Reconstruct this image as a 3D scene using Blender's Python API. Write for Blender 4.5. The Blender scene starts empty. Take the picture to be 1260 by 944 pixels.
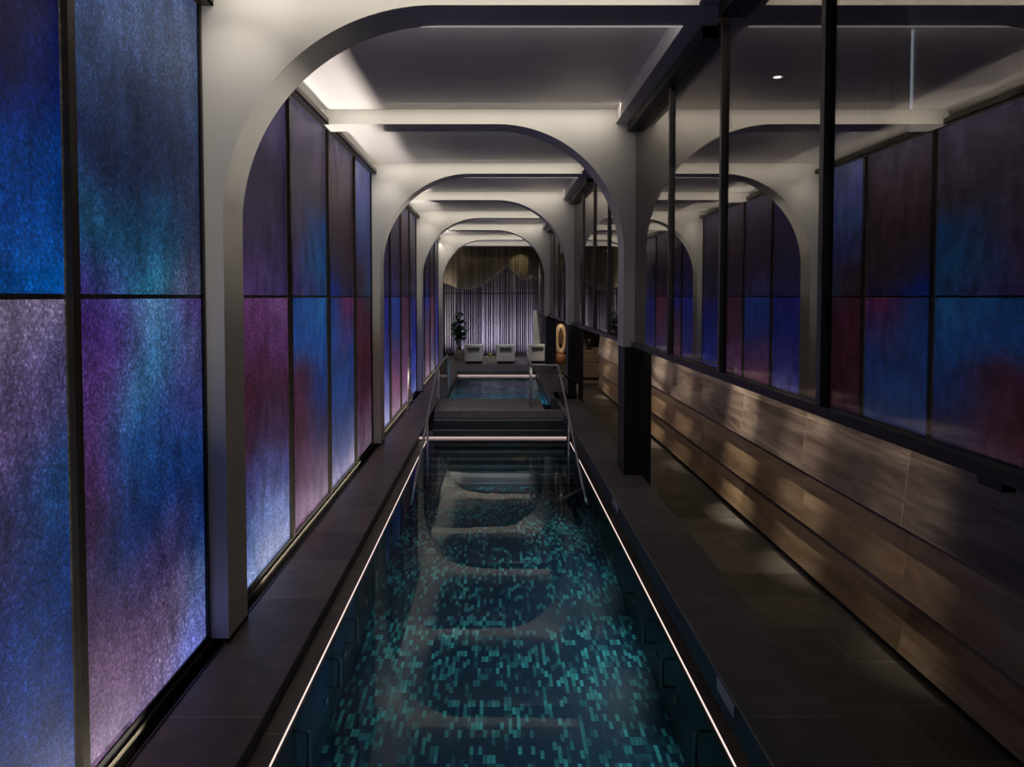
import bpy, bmesh, math, random
from mathutils import Vector, Matrix
random.seed(7)
sc = bpy.context.scene
COL = sc.collection
S = 190.0          # photo pixels per metre at reference depth
D1 = 4.42          # metres per depth unit
EYE = 2.28
def X(p): return p / S
def Y(d): return d * D1
def Z(h): return EYE - h / S
PI = math.pi

# ------------------------------------------------------------------ materials
MATS = {}
def nodes(name):
    m = bpy.data.materials.new(name); m.use_nodes = True
    nt = m.node_tree; nt.nodes.clear()
    out = nt.nodes.new('ShaderNodeOutputMaterial')
    return m, nt, out
def N(nt, t, **kw):
    n = nt.nodes.new(t)
    for k, v in kw.items():
        if k.startswith('i_'):
            n.inputs[k[2:].replace('_', ' ')].default_value = v
        else:
            setattr(n, k, v)
    return n
def L(nt, a, b): nt.links.new(a, b)
def coord(nt, scale=(1, 1, 1), loc=(0, 0, 0), rot=(0, 0, 0)):
    tc = N(nt, 'ShaderNodeTexCoord'); mp = N(nt, 'ShaderNodeMapping')
    mp.inputs['Scale'].default_value = scale; mp.inputs['Location'].default_value = loc; mp.inputs['Rotation'].default_value = rot
    L(nt, tc.outputs['Object'], mp.inputs['Vector']); return mp.outputs['Vector']
def ramp(nt, fac, stops):
    r = N(nt, 'ShaderNodeValToRGB'); e = r.color_ramp.elements
    while len(e) < len(stops): e.new(0.5)
    for el, (p, c) in zip(e, stops):
        el.position = p; el.color = (*c, 1)
    L(nt, fac, r.inputs['Fac']); return r.outputs['Color']
def bump(nt, h, strength=0.2, dist=0.01):
    b = N(nt, 'ShaderNodeBump'); b.inputs['Strength'].default_value = strength; b.inputs['Distance'].default_value = dist
    L(nt, h, b.inputs['Height']); return b.outputs['Normal']
def mixc(nt, fac, a, b, mode='MIX'):
    m = N(nt, 'ShaderNodeMix', data_type='RGBA', blend_type=mode)
    if isinstance(fac, float): m.inputs[0].default_value = fac
    else: L(nt, fac, m.inputs[0])
    for v, i in ((a, 6), (b, 7)):
        if isinstance(v, tuple): m.inputs[i].default_value = (*v, 1)
        else: L(nt, v, m.inputs[i])
    return m.outputs[2]

def simple(name, col, rough=0.5, metal=0.0, noise=0.08, nscale=8.0, bmp=0.0, spec=0.5, stretch=(1, 1, 1)):
    m, nt, out = nodes(name)
    p = N(nt, 'ShaderNodeBsdfPrincipled'); p.inputs['Roughness'].default_value = rough; p.inputs['Metallic'].default_value = metal
    p.inputs['Specular IOR Level'].default_value = spec
    v = coord(nt, stretch)
    nz = N(nt, 'ShaderNodeTexNoise'); nz.inputs['Scale'].default_value = nscale; nz.inputs['Detail'].default_value = 4
    L(nt, v, nz.inputs['Vector'])
    lo = tuple(c * (1 - noise) for c in col); hi = tuple(min(1, c * (1 + noise)) for c in col)
    L(nt, ramp(nt, nz.outputs['Fac'], [(0.3, lo), (0.7, hi)]), p.inputs['Base Color'])
    if bmp: L(nt, bump(nt, nz.outputs['Fac'], bmp), p.inputs['Normal'])
    L(nt, p.outputs[0], out.inputs[0]); MATS[name] = m; return m
def emit(name, col, strength):
    m, nt, out = nodes(name)
    e = N(nt, 'ShaderNodeEmission'); e.inputs['Color'].default_value = (*col, 1); e.inputs['Strength'].default_value = strength
    L(nt, e.outputs[0], out.inputs[0]); MATS[name] = m; return m

WHITE = simple('white_satin_plaster', (0.70, 0.68, 0.64), 0.42, noise=0.03, nscale=3)
CEIL = simple('satin_ceiling_paint', (0.74, 0.70, 0.69), 0.36, noise=0.03, nscale=2)
BLACK = simple('black_metal', (0.012, 0.011, 0.010), 0.4, 0.2, noise=0.2)
BRONZE = simple('dark_bronze_metal', (0.045, 0.038, 0.028), 0.35, 0.7, noise=0.15)
TAN = simple('warm_aluminium_trim', (0.16, 0.14, 0.10), 0.4, 0.6, noise=0.1)
STEEL = simple('brushed_steel', (0.70, 0.68, 0.66), 0.36, 1.0, noise=0.06, nscale=30)
MULL = simple('grey_bronze_mullion', (0.16, 0.15, 0.14), 0.45, 0.5, noise=0.1)
NOSE = simple('pale_step_edge', (0.30, 0.30, 0.32), 0.35, 0.3)
HOOK = simple('dull_dark_steel', (0.22, 0.24, 0.24), 0.5, 0.6)
DARKPAINT = simple('dark_plaster', (0.045, 0.042, 0.042), 0.6, noise=0.1, nscale=2)
LACQUER = simple('black_lacquer', (0.010, 0.010, 0.011), 0.45, 0.0, noise=0.2)
LED = emit('warm_led', (1.0, 0.78, 0.70), 1.1)
LEDFAR = emit('pink_led', (1.0, 0.72, 0.66), 0.55)
EDGEGLOW = emit('soft_white_edge_glow', (1.0, 0.93, 0.95), 0.30)
LEDCOOL = emit('cool_led', (0.75, 0.88, 1.0), 1.2)
LAMPGLOW = emit('lamp_glow', (1.0, 0.95, 0.85), 8.0)

def tile_mat(name, col, joint, bw, rh, loc, rough=0.35, offset=0.5, mort=0.006, rot=(0, 0, 0), var=0.25):
    m, nt, out = nodes(name)
    p = N(nt, 'ShaderNodeBsdfPrincipled'); p.inputs['Roughness'].default_value = rough
    v = coord(nt, (1, 1, 1), loc, rot)
    b = N(nt, 'ShaderNodeTexBrick'); b.offset = offset; b.offset_frequency = 2; b.squash = 1
    b.inputs['Scale'].default_value = 1; b.inputs['Brick Width'].default_value = bw; b.inputs['Row Height'].default_value = rh
    b.inputs['Mortar Size'].default_value = mort; b.inputs['Mortar Smooth'].default_value = 0.1; b.inputs['Bias'].default_value = 0
    b.inputs['Color1'].default_value = (*[c * (1 - var) for c in col], 1); b.inputs['Color2'].default_value = (*[c * (1 + var) for c in col], 1)
    b.inputs['Mortar'].default_value = (*joint, 1)
    L(nt, v, b.inputs['Vector'])
    nz = N(nt, 'ShaderNodeTexNoise'); nz.inputs['Scale'].default_value = 5; nz.inputs['Detail'].default_value = 6
    L(nt, v, nz.inputs['Vector'])
    c = mixc(nt, 1.0, b.outputs['Color'], ramp(nt, nz.outputs['Fac'], [(0.3, (0.75, 0.75, 0.75)), (0.7, (1.2, 1.2, 1.2))]), 'MULTIPLY')
    L(nt, c, p.inputs['Base Color'])
    L(nt, bump(nt, nz.outputs['Fac'], 0.06), p.inputs['Normal'])
    L(nt, p.outputs[0], out.inputs[0]); MATS[name] = m; return m
DECKL = tile_mat('warm_black_deck_tile', (0.155, 0.125, 0.104), (0.27, 0.23, 0.19), 4.0, 0.733, (2.3, -3.625, 0), 0.42, 0, 0.004)
DECKR = tile_mat('blue_black_deck_tile', (0.155, 0.143, 0.150), (0.27, 0.25, 0.25), 4.0, 1.266, (2.3, -3.107, 0), 0.42, 0, 0.004)
AISLE = tile_mat('grey_aisle_tile', (0.12, 0.112, 0.10), (0.22, 0.21, 0.19), 1.2, 0.457, (-2.226, -3.73, 0), 0.45, 0.5, 0.004, var=0.35)

def stone_mat():
    m, nt, out = nodes('brown_veined_travertine')
    p = N(nt, 'ShaderNodeBsdfPrincipled'); p.inputs['Roughness'].default_value = 0.38
    tc = N(nt, 'ShaderNodeTexCoord'); sp = N(nt, 'ShaderNodeSeparateXYZ'); L(nt, tc.outputs['Object'], sp.inputs[0])
    cb = N(nt, 'ShaderNodeCombineXYZ'); L(nt, sp.outputs['Y'], cb.inputs['X']); L(nt, sp.outputs['Z'], cb.inputs['Y'])
    mp = N(nt, 'ShaderNodeMapping'); mp.inputs['Location'].default_value = (-4.14, -0.455, 0); L(nt, cb.outputs[0], mp.inputs['Vector'])
    b = N(nt, 'ShaderNodeTexBrick'); b.offset = 0.0
    for k, v in (('Scale', 1), ('Brick Width', 1.38), ('Row Height', 0.42), ('Mortar Size', 0.0035), ('Mortar Smooth', 0.2), ('Bias', 0)):
        b.inputs[k].default_value = v
    b.inputs['Color1'].default_value = (0.62, 0.6, 0.58, 1); b.inputs['Color2'].default_value = (1.25, 1.2, 1.15, 1); b.inputs['Mortar'].default_value = (1.35, 1.3, 1.2, 1)
    L(nt, mp.outputs[0], b.inputs['Vector'])
    # veins, shifted per block so they break at the joints
    add = N(nt, 'ShaderNodeVectorMath', operation='MULTIPLY_ADD')
    L(nt, b.outputs['Color'], add.inputs[0]); add.inputs[1].default_value = (3, 3, 3); L(nt, cb.outputs[0], add.inputs[2])
    mp2 = N(nt, 'ShaderNodeMapping'); mp2.inputs['Scale'].default_value = (0.50, 3.6, 1); mp2.inputs['Rotation'].default_value = (0, 0, 0.0)
    L(nt, add.outputs[0], mp2.inputs['Vector'])
    nz = N(nt, 'ShaderNodeTexNoise'); nz.inputs['Scale'].default_value = 1.3; nz.inputs['Detail'].default_value = 9; nz.inputs['Roughness'].default_value = 0.68; nz.inputs['Distortion'].default_value = 0.6
    L(nt, mp2.outputs[0], nz.inputs['Vector'])
    c = ramp(nt, nz.outputs['Fac'], [(0.28, (0.095, 0.064, 0.038)), (0.43, (0.20, 0.142, 0.090)), (0.56, (0.30, 0.225, 0.150)), (0.72, (0.47, 0.39, 0.29))])
    # the top course is a greyer stone
    gt = N(nt, 'ShaderNodeMath', operation='GREATER_THAN'); L(nt, sp.outputs['Z'], gt.inputs[0]); gt.inputs[1].default_value = 0.875
    c2 = ramp(nt, nz.outputs['Fac'], [(0.32, (0.055, 0.042, 0.036)), (0.44, (0.17, 0.135, 0.115)), (0.55, (0.30, 0.255, 0.225)), (0.70, (0.55, 0.49, 0.44))])
    c = mixc(nt, gt.outputs[0], c, c2)
    c = mixc(nt, 1.0, c, b.outputs['Color'], 'MULTIPLY')
    L(nt, c, p.inputs['Base Color']); L(nt, bump(nt, nz.outputs['Fac'], 0.1), p.inputs['Normal'])
    L(nt, p.outputs[0], out.inputs[0]); return m
STONE = stone_mat()

def mosaic_mat(name, axes, dark, bright, thresh, tw=0.028, tl=0.075):
    """glass mosaic: small oblong tiles, a random share of them teal"""
    m, nt, out = nodes(name)
    p = N(nt, 'ShaderNodeBsdfPrincipled'); p.inputs['Roughness'].default_value = 0.5
    tc = N(nt, 'ShaderNodeTexCoord'); sp = N(nt, 'ShaderNodeSeparateXYZ'); L(nt, tc.outputs['Object'], sp.inputs[0])
    def M(op, a, b=None):
        n = N(nt, 'ShaderNodeMath', operation=op)
        for i, v in enumerate((a, b)):
            if v is None: continue
            if isinstance(v, (int, float)): n.inputs[i].default_value = v
            else: L(nt, v, n.inputs[i])
        return n.outputs[0]
    u = M('DIVIDE', sp.outputs[axes[0]], tw); iu = M('FLOOR', u); fu = M('FRACT', u)
    wn0 = N(nt, 'ShaderNodeTexWhiteNoise', noise_dimensions='1D'); L(nt, iu, wn0.inputs['W'])
    v = M('ADD', M('DIVIDE', sp.outputs[axes[1]], tl), M('MULTIPLY', M('FLOOR', M('MULTIPLY', wn0.outputs['Value'], 1.5)), 0.5))
    iv = M('FLOOR', v); fv = M('FRACT', v)
    cb = N(nt, 'ShaderNodeCombineXYZ'); L(nt, iu, cb.inputs['X']); L(nt, iv, cb.inputs['Y'])
    wn = N(nt, 'ShaderNodeTexWhiteNoise', noise_dimensions='2D'); L(nt, cb.outputs[0], wn.inputs['Vector'])
    nz = N(nt, 'ShaderNodeTexNoise'); nz.inputs['Scale'].default_value = 1.6; nz.inputs['Detail'].default_value = 3
    L(nt, tc.outputs['Object'], nz.inputs['Vector'])
    val = M('ADD', M('MULTIPLY', wn.outputs['Value'], 1.0), M('MULTIPLY', M('SUBTRACT', nz.outputs['Fac'], 0.5), 1.3))
    mr = N(nt, 'ShaderNodeMapRange'); L(nt, val, mr.inputs['Value']); mr.inputs['From Min'].default_value = thresh; mr.inputs['From Max'].default_value = thresh + 0.62
    c = ramp(nt, mr.outputs[0], [(0.0, dark), (0.25, tuple(a * 0.6 + b * 0.22 for a, b in zip(dark, bright))), (0.6, tuple(b * 0.55 for b in bright)), (1.0, bright)])
    g = M('MINIMUM', M('MINIMUM', fu, M('SUBTRACT', 1, fu)), M('MULTIPLY', M('MINIMUM', fv, M('SUBTRACT', 1, fv)), tl / tw))
    gm = M('GREATER_THAN', g, 0.05)
    c = mixc(nt, gm, tuple(d * 0.5 for d in dark), c)
    L(nt, c, p.inputs['Base Color']); L(nt, p.outputs[0], out.inputs[0]); return m
MOS = mosaic_mat('teal_and_navy_glass_mosaic', ('X', 'Y'), (0.012, 0.048, 0.095), (0.14, 0.76, 0.80), 0.54)
MOSW = mosaic_mat('dark_wall_mosaic', ('Y', 'Z'), (0.012, 0.030, 0.042), (0.04, 0.13, 0.15), 0.75, 0.05, 0.05)
MOSK = mosaic_mat('blue_black_kerb_mosaic', ('Y', 'Z'), (0.020, 0.026, 0.042), (0.075, 0.09, 0.12), 0.70, 0.03, 0.06)
MOSF = mosaic_mat('step_mosaic', ('X', 'Z'), (0.020, 0.024, 0.030), (0.07, 0.10, 0.11), 0.70, 0.03, 0.05)

def water_mat(name, wave, scale):
    m, nt, out = nodes(name)
    g = N(nt, 'ShaderNodeBsdfGlass'); g.inputs['IOR'].default_value = 1.33; g.inputs['Roughness'].default_value = 0.0; g.inputs['Color'].default_value = (0.93, 0.99, 1.0, 1)
    v = coord(nt)
    nz = N(nt, 'ShaderNodeTexNoise'); nz.inputs['Scale'].default_value = scale; nz.inputs['Detail'].default_value = 2
    L(nt, v, nz.inputs['Vector']); L(nt, bump(nt, nz.outputs['Fac'], wave, 0.02), g.inputs['Normal'])
    L(nt, g.outputs[0], out.inputs[0]); return m
WATER = water_mat('still_pool_water', 0.03, 2.5)
WATER2 = water_mat('spa_water', 0.25, 9)

def glass_mat():
    m, nt, out = nodes('smoked_mirror_glass')
    g = N(nt, 'ShaderNodeBsdfGlossy'); g.inputs['Roughness'].default_value = 0.012; g.inputs['Color'].default_value = (0.92, 0.88, 0.84, 1)
    t = N(nt, 'ShaderNodeBsdfTransparent'); t.inputs['Color'].default_value = (0.55, 0.55, 0.56, 1)
    fr = N(nt, 'ShaderNodeLayerWeight'); fr.inputs['Blend'].default_value = 0.35
    mr = N(nt, 'ShaderNodeMapRange'); mr.inputs['To Min'].default_value = 0.25; mr.inputs['To Max'].default_value = 0.54
    L(nt, fr.outputs['Facing'], mr.inputs['Value'])
    mx = N(nt, 'ShaderNodeMixShader'); L(nt, mr.outputs[0], mx.inputs[0]); L(nt, t.outputs[0], mx.inputs[1]); L(nt, g.outputs[0], mx.inputs[2])
    L(nt, mx.outputs[0], out.inputs[0]); return m
GLASS = glass_mat()
def clear_mat():
    m, nt, out = nodes('clear_balustrade_glass')
    g = N(nt, 'ShaderNodeBsdfGlossy'); g.inputs['Roughness'].default_value = 0.02
    t = N(nt, 'ShaderNodeBsdfTransparent'); t.inputs['Color'].default_value = (0.72, 0.69, 0.68, 1)
    mx = N(nt, 'ShaderNodeMixShader'); mx.inputs[0].default_value = 0.16
    L(nt, t.outputs[0], mx.inputs[1]); L(nt, g.outputs[0], mx.inputs[2]); L(nt, mx.outputs[0], out.inputs[0]); return m
CLEAR = clear_mat()

PANEL_GAIN = 0.66
def panel_mat():
    m, nt, out = nodes('lit_textured_art_glass')
    at = N(nt, 'ShaderNodeAttribute', attribute_name='glow')
    v = coord(nt)
    vo = N(nt, 'ShaderNodeTexNoise'); vo.inputs['Scale'].default_value = 62; vo.inputs['Detail'].default_value = 5; vo.inputs['Roughness'].default_value = 0.7
    L(nt, v, vo.inputs['Vector'])
    fine = ramp(nt, vo.outputs['Fac'], [(0.30, (0.30,) * 3), (0.50, (0.80,) * 3), (0.62, (1.6,) * 3), (0.74, (4.5,) * 3)])
    n2 = N(nt, 'ShaderNodeTexNoise'); n2.inputs['Scale'].default_value = 7; n2.inputs['Detail'].default_value = 4
    mp = coord(nt, (1, 1, 0.45)); L(nt, mp, n2.inputs['Vector'])
    med = ramp(nt, n2.outputs['Fac'], [(0.3, (0.60,) * 3), (0.7, (1.4,) * 3)])
    c = mixc(nt, 1.0, mixc(nt, 1.0, at.outputs['Color'], fine, 'MULTIPLY'), med, 'MULTIPLY')
    p = N(nt, 'ShaderNodeBsdfPrincipled'); p.inputs['Base Color'].default_value = (0.020, 0.019, 0.028, 1); p.inputs['Roughness'].default_value = 0.42; p.inputs['Specular IOR Level'].default_value = 0.25
    L(nt, c, p.inputs['Emission Color']); p.inputs['Emission Strength'].default_value = PANEL_GAIN
    L(nt, bump(nt, vo.outputs['Fac'], 0.35, 0.01), p.inputs['Normal'])
    L(nt, p.outputs[0], out.inputs[0]); return m
PANEL = panel_mat()

# ------------------------------------------------------------------ mesh helpers
class MB:
    def __init__(s): s.bm = bmesh.new()
    def box(s, x0, x1, y0, y1, z0, z1, bevel=0.0):
        r = bmesh.ops.create_cube(s.bm, size=1.0)
        for v in r['verts']:
            v.co = Vector(((x0 + x1) / 2 + v.co.x * (x1 - x0), (y0 + y1) / 2 + v.co.y * (y1 - y0), (z0 + z1) / 2 + v.co.z * (z1 - z0)))
        if bevel:
            es = list({e for v in r['verts'] for e in v.link_edges})
            bmesh.ops.bevel(s.bm, geom=es, offset=bevel, segments=2, affect='EDGES', profile=0.5)
        return s
    def prism(s, pts, y0, y1):
        """XZ outline extruded along Y"""
        a = [s.bm.verts.new((x, y0, z)) for x, z in pts]; b = [s.bm.verts.new((x, y1, z)) for x, z in pts]
        f = [s.bm.faces.new(a), s.bm.faces.new(b[::-1])]
        n = len(pts)
        for i in range(n):
            s.bm.faces.new((a[(i + 1) % n], a[i], b[i], b[(i + 1) % n]))
        for q in f: q.normal_update()
        bmesh.ops.triangulate(s.bm, faces=f)
        bmesh.ops.recalc_face_normals(s.bm, faces=s.bm.faces)
        return s
    def tube(s, pts, r, seg=10, cap=True):
        pts = [Vector(p) for p in pts]; rings = []
        n = len(pts)
        for i, p in enumerate(pts):
            t = (pts[min(i + 1, n - 1)] - pts[max(i - 1, 0)]).normalized()
            up = Vector((0, 0, 1)) if abs(t.z) < 0.9 else Vector((1, 0, 0))
            u = t.cross(up).normalized(); w = t.cross(u).normalized()
            rr = r[i] if isinstance(r, (list, tuple)) else r
            if 0 < i < n - 1:
                a = (pts[i] - pts[i - 1]).normalized().angle((pts[i + 1] - pts[i]).normalized(), 0)
                rr = rr / max(0.6, math.cos(a / 2))
            rings.append([s.bm.verts.new(p + u * math.cos(2 * PI * k / seg) * rr + w * math.sin(2 * PI * k / seg) * rr) for k in range(seg)])
        for A, B in zip(rings, rings[1:]):
            for k in range(seg):
                s.bm.faces.new((A[k], A[(k + 1) % seg], B[(k + 1) % seg], B[k]))
        if cap:
            s.bm.faces.new(rings[0][::-1]); s.bm.faces.new(rings[-1])
        bmesh.ops.recalc_face_normals(s.bm, faces=s.bm.faces)
        return s
    def lathe(s, prof, c=(0, 0, 0), seg=24):
        rings = [[s.bm.verts.new((c[0] + r * math.cos(2 * PI * k / seg), c[1] + r * math.sin(2 * PI * k / seg), c[2] + z)) for k in range(seg)] for r, z in prof]
        for A, B in zip(rings, rings[1:]):
            for k in range(seg):
                s.bm.faces.new((A[k], A[(k + 1) % seg], B[(k + 1) % seg], B[k]))
        s.bm.faces.new(rings[0][::-1]); s.bm.faces.new(rings[-1])
        bmesh.ops.recalc_face_normals(s.bm, faces=s.bm.faces)
        return s
    def build(s, name, mat, parent=None, smooth=False, **tags):
        me = bpy.data.meshes.new(name); s.bm.to_mesh(me); s.bm.free()
        me.materials.append(mat)
        if smooth:
            for p in me.polygons: p.use_smooth = True
        o = bpy.data.objects.new(name, me); COL.objects.link(o)
        if parent is not None:
            o.parent = parent
            o.matrix_parent_inverse = Matrix.Translation(-parent.location) @ Matrix.Identity(4) if parent.type == 'EMPTY' and parent.get('world_children') else Matrix.Identity(4)
        for k, v in tags.items(): o[k] = v
        return o
def thing(name, label, cat, loc, group=None, world=True, rz=0):
    """Empty at the thing's base; with world=True its children are modelled in world coordinates"""
    o = bpy.data.objects.new(name, None); COL.objects.link(o); o.empty_display_size = 0.2
    o.location = loc; o.rotation_euler.z = rz
    o['label'] = label; o['category'] = cat
    if group: o['group'] = group
    if world: o['world_children'] = True
    return o
def tag(o, label, cat, group=None):
    o['label'] = label; o['category'] = cat
    if group: o['group'] = group
    return o
def struct(name, mb, mat): return mb.build(name, mat, kind='structure')
def recenter(o, p):
    """put a one-mesh thing's origin at its base"""
    p = Vector(p); o.data.transform(Matrix.Translation(-p)); o.location = p
    return o

XL = X(-360)       # lit glass wall
XM = X(288)        # smoked glass partition
XW = X(480)        # stone wall of the aisle
CZ = 4.296         # ceiling
BZ = Z(-353)       # underside of the arches
DR = Z(371)        # raised right deck and deck between pools
WZ = Z(445)        # pool water
YEND = Y(6.05)
YBACK = -1.6

# ------------------------------------------------------------------ setting
struct('ceiling', MB().box(-2.4, 4.6, YBACK, YEND + 0.3, CZ, CZ + 0.15), CEIL)
struct('wall_left', MB().box(XL - 0.45, XL - 0.12, YBACK, YEND + 0.3, -1.4, CZ), DARKPAINT)
struct('wall_back', MB().box(-2.4, 4.6, YBACK - 0.15, YBACK, -1.4, CZ), DARKPAINT)
# stone wall of the aisle, on a black recessed base
# (each course leans out towards its lower edge and shades the top of the course below)
zc = [Z(417), 0.454, 0.875, 1.50]
prof = [(XW + 0.4, zc[0])]
for za, zb in zip(zc, zc[1:]): prof += [(XW - 0.045, za), (XW + 0.030, zb)]
prof.append((XW + 0.4, zc[-1]))
struct('wall_right', MB().prism(prof, YBACK, Y(3.75)), STONE)
struct('baseboard_right', MB().box(XW + 0.035, XW + 0.36, YBACK, Y(3.75) - 0.02, -0.02, Z(417)), BLACK)
struct('wall_far_right', MB().box(4.3, 4.5, YBACK, YEND + 0.3, -0.02, CZ), DARKPAINT)
# decks
struct('floor_left', MB().box(X(-338), X(-240), YBACK, YEND, -0.16, 0.0), DECKL)
struct('trim_1', MB().box(X(-240), X(-240) + 0.004, YBACK, Y(2.53), -0.16, -0.003), MOSK)
struct('floor_deck', MB().box(X(219), X(304), YBACK, Y(2.93), Z(400), DR, 0.004).box(X(-200), X(160), Y(2.63), Y(2.94), -0.06, DR, 0.004)
       .box(X(160), X(219), Y(2.63), Y(2.66), -0.06, DR).box(X(160), X(219), Y(2.66), Y(2.94), -0.06, 0.0)
       .box(X(219), X(304), Y(2.93), Y(3.15), Z(400), DR, 0.004)
       .box(X(-215), X(-190), Y(2.94), Y(4.42), -0.4, DR).box(X(200), X(304), Y(2.94), Y(4.42), -0.4, DR)
       .box(X(-190), X(200), Y(4.02), Y(4.42), -0.4, DR), DECKR)
struct('trim_2', MB().box(X(219) - 0.004, X(219), YBACK, Y(2.53), Z(400), DR - 0.006), MOSK)
struct('trim_13', MB().box(X(219) - 0.003, X(219) + 0.005, YBACK, Y(2.62), DR - 0.006, DR + 0.0015), NOSE)
struct('trim_3', MB().box(X(304) - 0.12, X(304) - 0.02, YBACK, Y(4.42), -0.02, Z(400)).box(X(255), X(262), YBACK, Y(2.53), -0.2, Z(400)), LACQUER)
struct('floor_aisle', MB().box(X(304) - 0.02, 4.3, YBACK, YEND, -0.12, 0.0), AISLE)
struct('floor_far', MB().box(X(-240), X(304) - 0.02, Y(4.42), YEND, -0.12, 0.0), DECKR)
# sill channel of the lit glass wall
struct('baseboard_left', MB().box(XL - 0.12, X(-338), YBACK, YEND, -0.20, -0.14).box(XL - 0.12, XL + 0.015, YBACK, YEND, -0.14, -0.02).box(XL - 0.03, XL + 0.012, YBACK, YEND, -0.02, Z(422))
       .box(X(-338) - 0.012, X(-338), YBACK, YEND, -0.16, 0.008), BLACK)
struct('trim_4', MB().box(XL + 0.012, XL + 0.022, YBACK, YEND, -0.02, 0.010), TAN)
# dark cove channel over the lit panels
cove = MB()
for a, b in ((-0.3, 1.0), (1.077, 1.68), (1.757, 2.35), (2.427, 2.99), (3.067, 3.67), (3.747, 4.33), (4.407, 5.04), (5.117, 6.0)):
    cove.box(XL - 0.12, X(-342), Y(a), Y(b), 4.132, 4.145).box(X(-342) - 0.008, X(-342), Y(a), Y(b), 4.132, 4.196)
struct('trim_5', cove, BRONZE)

# ------------------------------------------------------------------ pool basin
PX0, PX1, PY0, PY1 = X(-209), X(222), -1.2, Y(2.53)
FZ = WZ - 1.0
struct('floor_pool', MB().box(PX0 - 0.1, PX1 + 0.1, PY0, PY1, FZ - 0.1, FZ), MOS)
struct('wall_pool_left', MB().box(PX0 - 0.03, PX0, PY0, PY1, FZ, WZ + 0.002), MOSW)
struct('wall_pool_right', MB().box(PX1, PX1 + 0.03, PY0, PY1, FZ, WZ + 0.002), MOSW)
struct('wall_pool_far', MB().box(PX0 - 0.03, PX1 + 0.03, PY1, PY1 + 0.05, FZ, WZ - 0.002), MOSF)
struct('wall_pool_near', MB().box(PX0 - 0.03, PX1 + 0.03, PY0 - 0.05, PY0, FZ, WZ - 0.002), MOSW)
struct('trim_6', MB().box(X(-240), PX0 - 0.03, YBACK, PY1, -0.2, WZ - 0.03).box(PX1 + 0.03, X(256), YBACK, PY1, -0.2, WZ - 0.03), DECKL)
w = MB(); w.box(PX0, PX1, PY0, PY1, WZ - 0.002, WZ)
bmw = bmesh.new(); vs = [bmw.verts.new(p) for p in ((PX0, PY0, WZ), (PX1, PY0, WZ), (PX1, PY1, WZ), (PX0, PY1, WZ))]; bmw.faces.new(vs)
w.bm.free(); w.bm = bmw
o = w.build('pool_water', WATER); o['kind'] = 'stuff'; tag(o, 'still clear water filling the long narrow lap pool', 'water')
# led edge lines
o = MB().box(PX0 - 0.029, PX0 - 0.020, PY0, PY1, WZ + 0.002, WZ + 0.006).build('led_strip', LED)
tag(recenter(o, (PX0 - 0.024, PY0, WZ + 0.002)), 'thin glowing white light line along the left edge of the lap pool', 'light strip')
o = MB().box(PX1 + 0.020, PX1 + 0.029, PY0, PY1, WZ + 0.002, WZ + 0.006).build('led_strip', LED)
tag(recenter(o, (PX1 + 0.024, PY0, WZ + 0.002)), 'thin glowing white light line along the right edge of the lap pool', 'light strip')
o = MB().box(X(-246), X(222), Y(2.53) + 0.004, Y(2.53) + 0.012, WZ - 0.010, WZ + 0.030).build('led_strip', LEDFAR)
tag(recenter(o, (0, Y(2.53) + 0.01, WZ - 0.01)), 'pink glowing light line at the foot of the steps of the lap pool', 'light strip')
# steps: two above the water, five below it
st = MB(); xs0, xs1 = X(-198), X(215)
st.box(xs0, xs1, Y(2.58), Y(2.63), WZ - 0.6, Z(396), 0.004)
st.box(xs0, xs1, Y(2.535), Y(2.58), WZ - 0.6, Z(421), 0.004)
st.box(X(-240), xs0, Y(2.534), Y(2.63), -0.2, -0.02); st.box(xs1, X(256), Y(2.534), Y(2.63), -0.2, Z(400))
struct('trim_7', st, MOSF)
struct('trim_12', MB().box(xs0, xs1, Y(2.58), Y(2.58) + 0.07, Z(396), Z(396) + 0.004).box(xs0, xs1, Y(2.535), Y(2.535) + 0.05, Z(421), Z(421) + 0.004).box(xs0, X(160), Y(2.63) - 0.003, Y(2.63) + 0.02, DR - 0.01, DR + 0.002), NOSE)  # pale strips paint the curtain's reflection on the treads
us = MB(); nos = MB()
for k in range(6):
    z = WZ - 0.10 - k * 0.15; y1 = PY1 - k * 0.30
    us.box(PX0 + 0.006, PX1 - 0.006, y1 - 0.30, y1 - (0.006 if k == 0 else 0), FZ + 0.002, z)
    nos.box(PX0 + 0.02, PX1 - 0.02, y1 - 0.302, y1 - 0.286, z, z + 0.004)
t = thing('pool_steps', 'submerged dark mosaic steps at the far end of the lap pool', 'steps', (0, PY1 - 1, FZ))
us.build('treads', MOSF, t); nos.build('nosing', NOSE, t)

# spa (upper pool)
sy0, sy1, sx0, sx1, swz = Y(2.94), Y(4.02), X(-190), X(200), Z(394)
struct('floor_spa', MB().box(sx0, sx1, sy0, sy1, swz - 0.8, swz - 0.7), MOS)
struct('wall_spa', MB().box(sx0, sx1, sy1 - 0.03, sy1, swz - 0.7, swz - 0.002).box(sx0, sx0 + 0.03, sy0, sy1 - 0.03, swz - 0.7, swz - 0.002)
       .box(sx1 - 0.03, sx1, sy0, sy1 - 0.03, swz - 0.7, swz - 0.002).box(sx0 + 0.03, sx1 - 0.03, sy0, sy0 + 0.03, swz - 0.7, swz - 0.002), MOSW)
w = MB(); vs = [w.bm.verts.new(p) for p in ((sx0, sy0, swz), (sx1, sy0, swz), (sx1, sy1, swz), (sx0, sy1, swz))]; w.bm.faces.new(vs)
o = w.build('spa_water', WATER2); o['kind'] = 'stuff'; tag(o, 'rippled blue water in the small upper pool beyond the steps', 'water')
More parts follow.
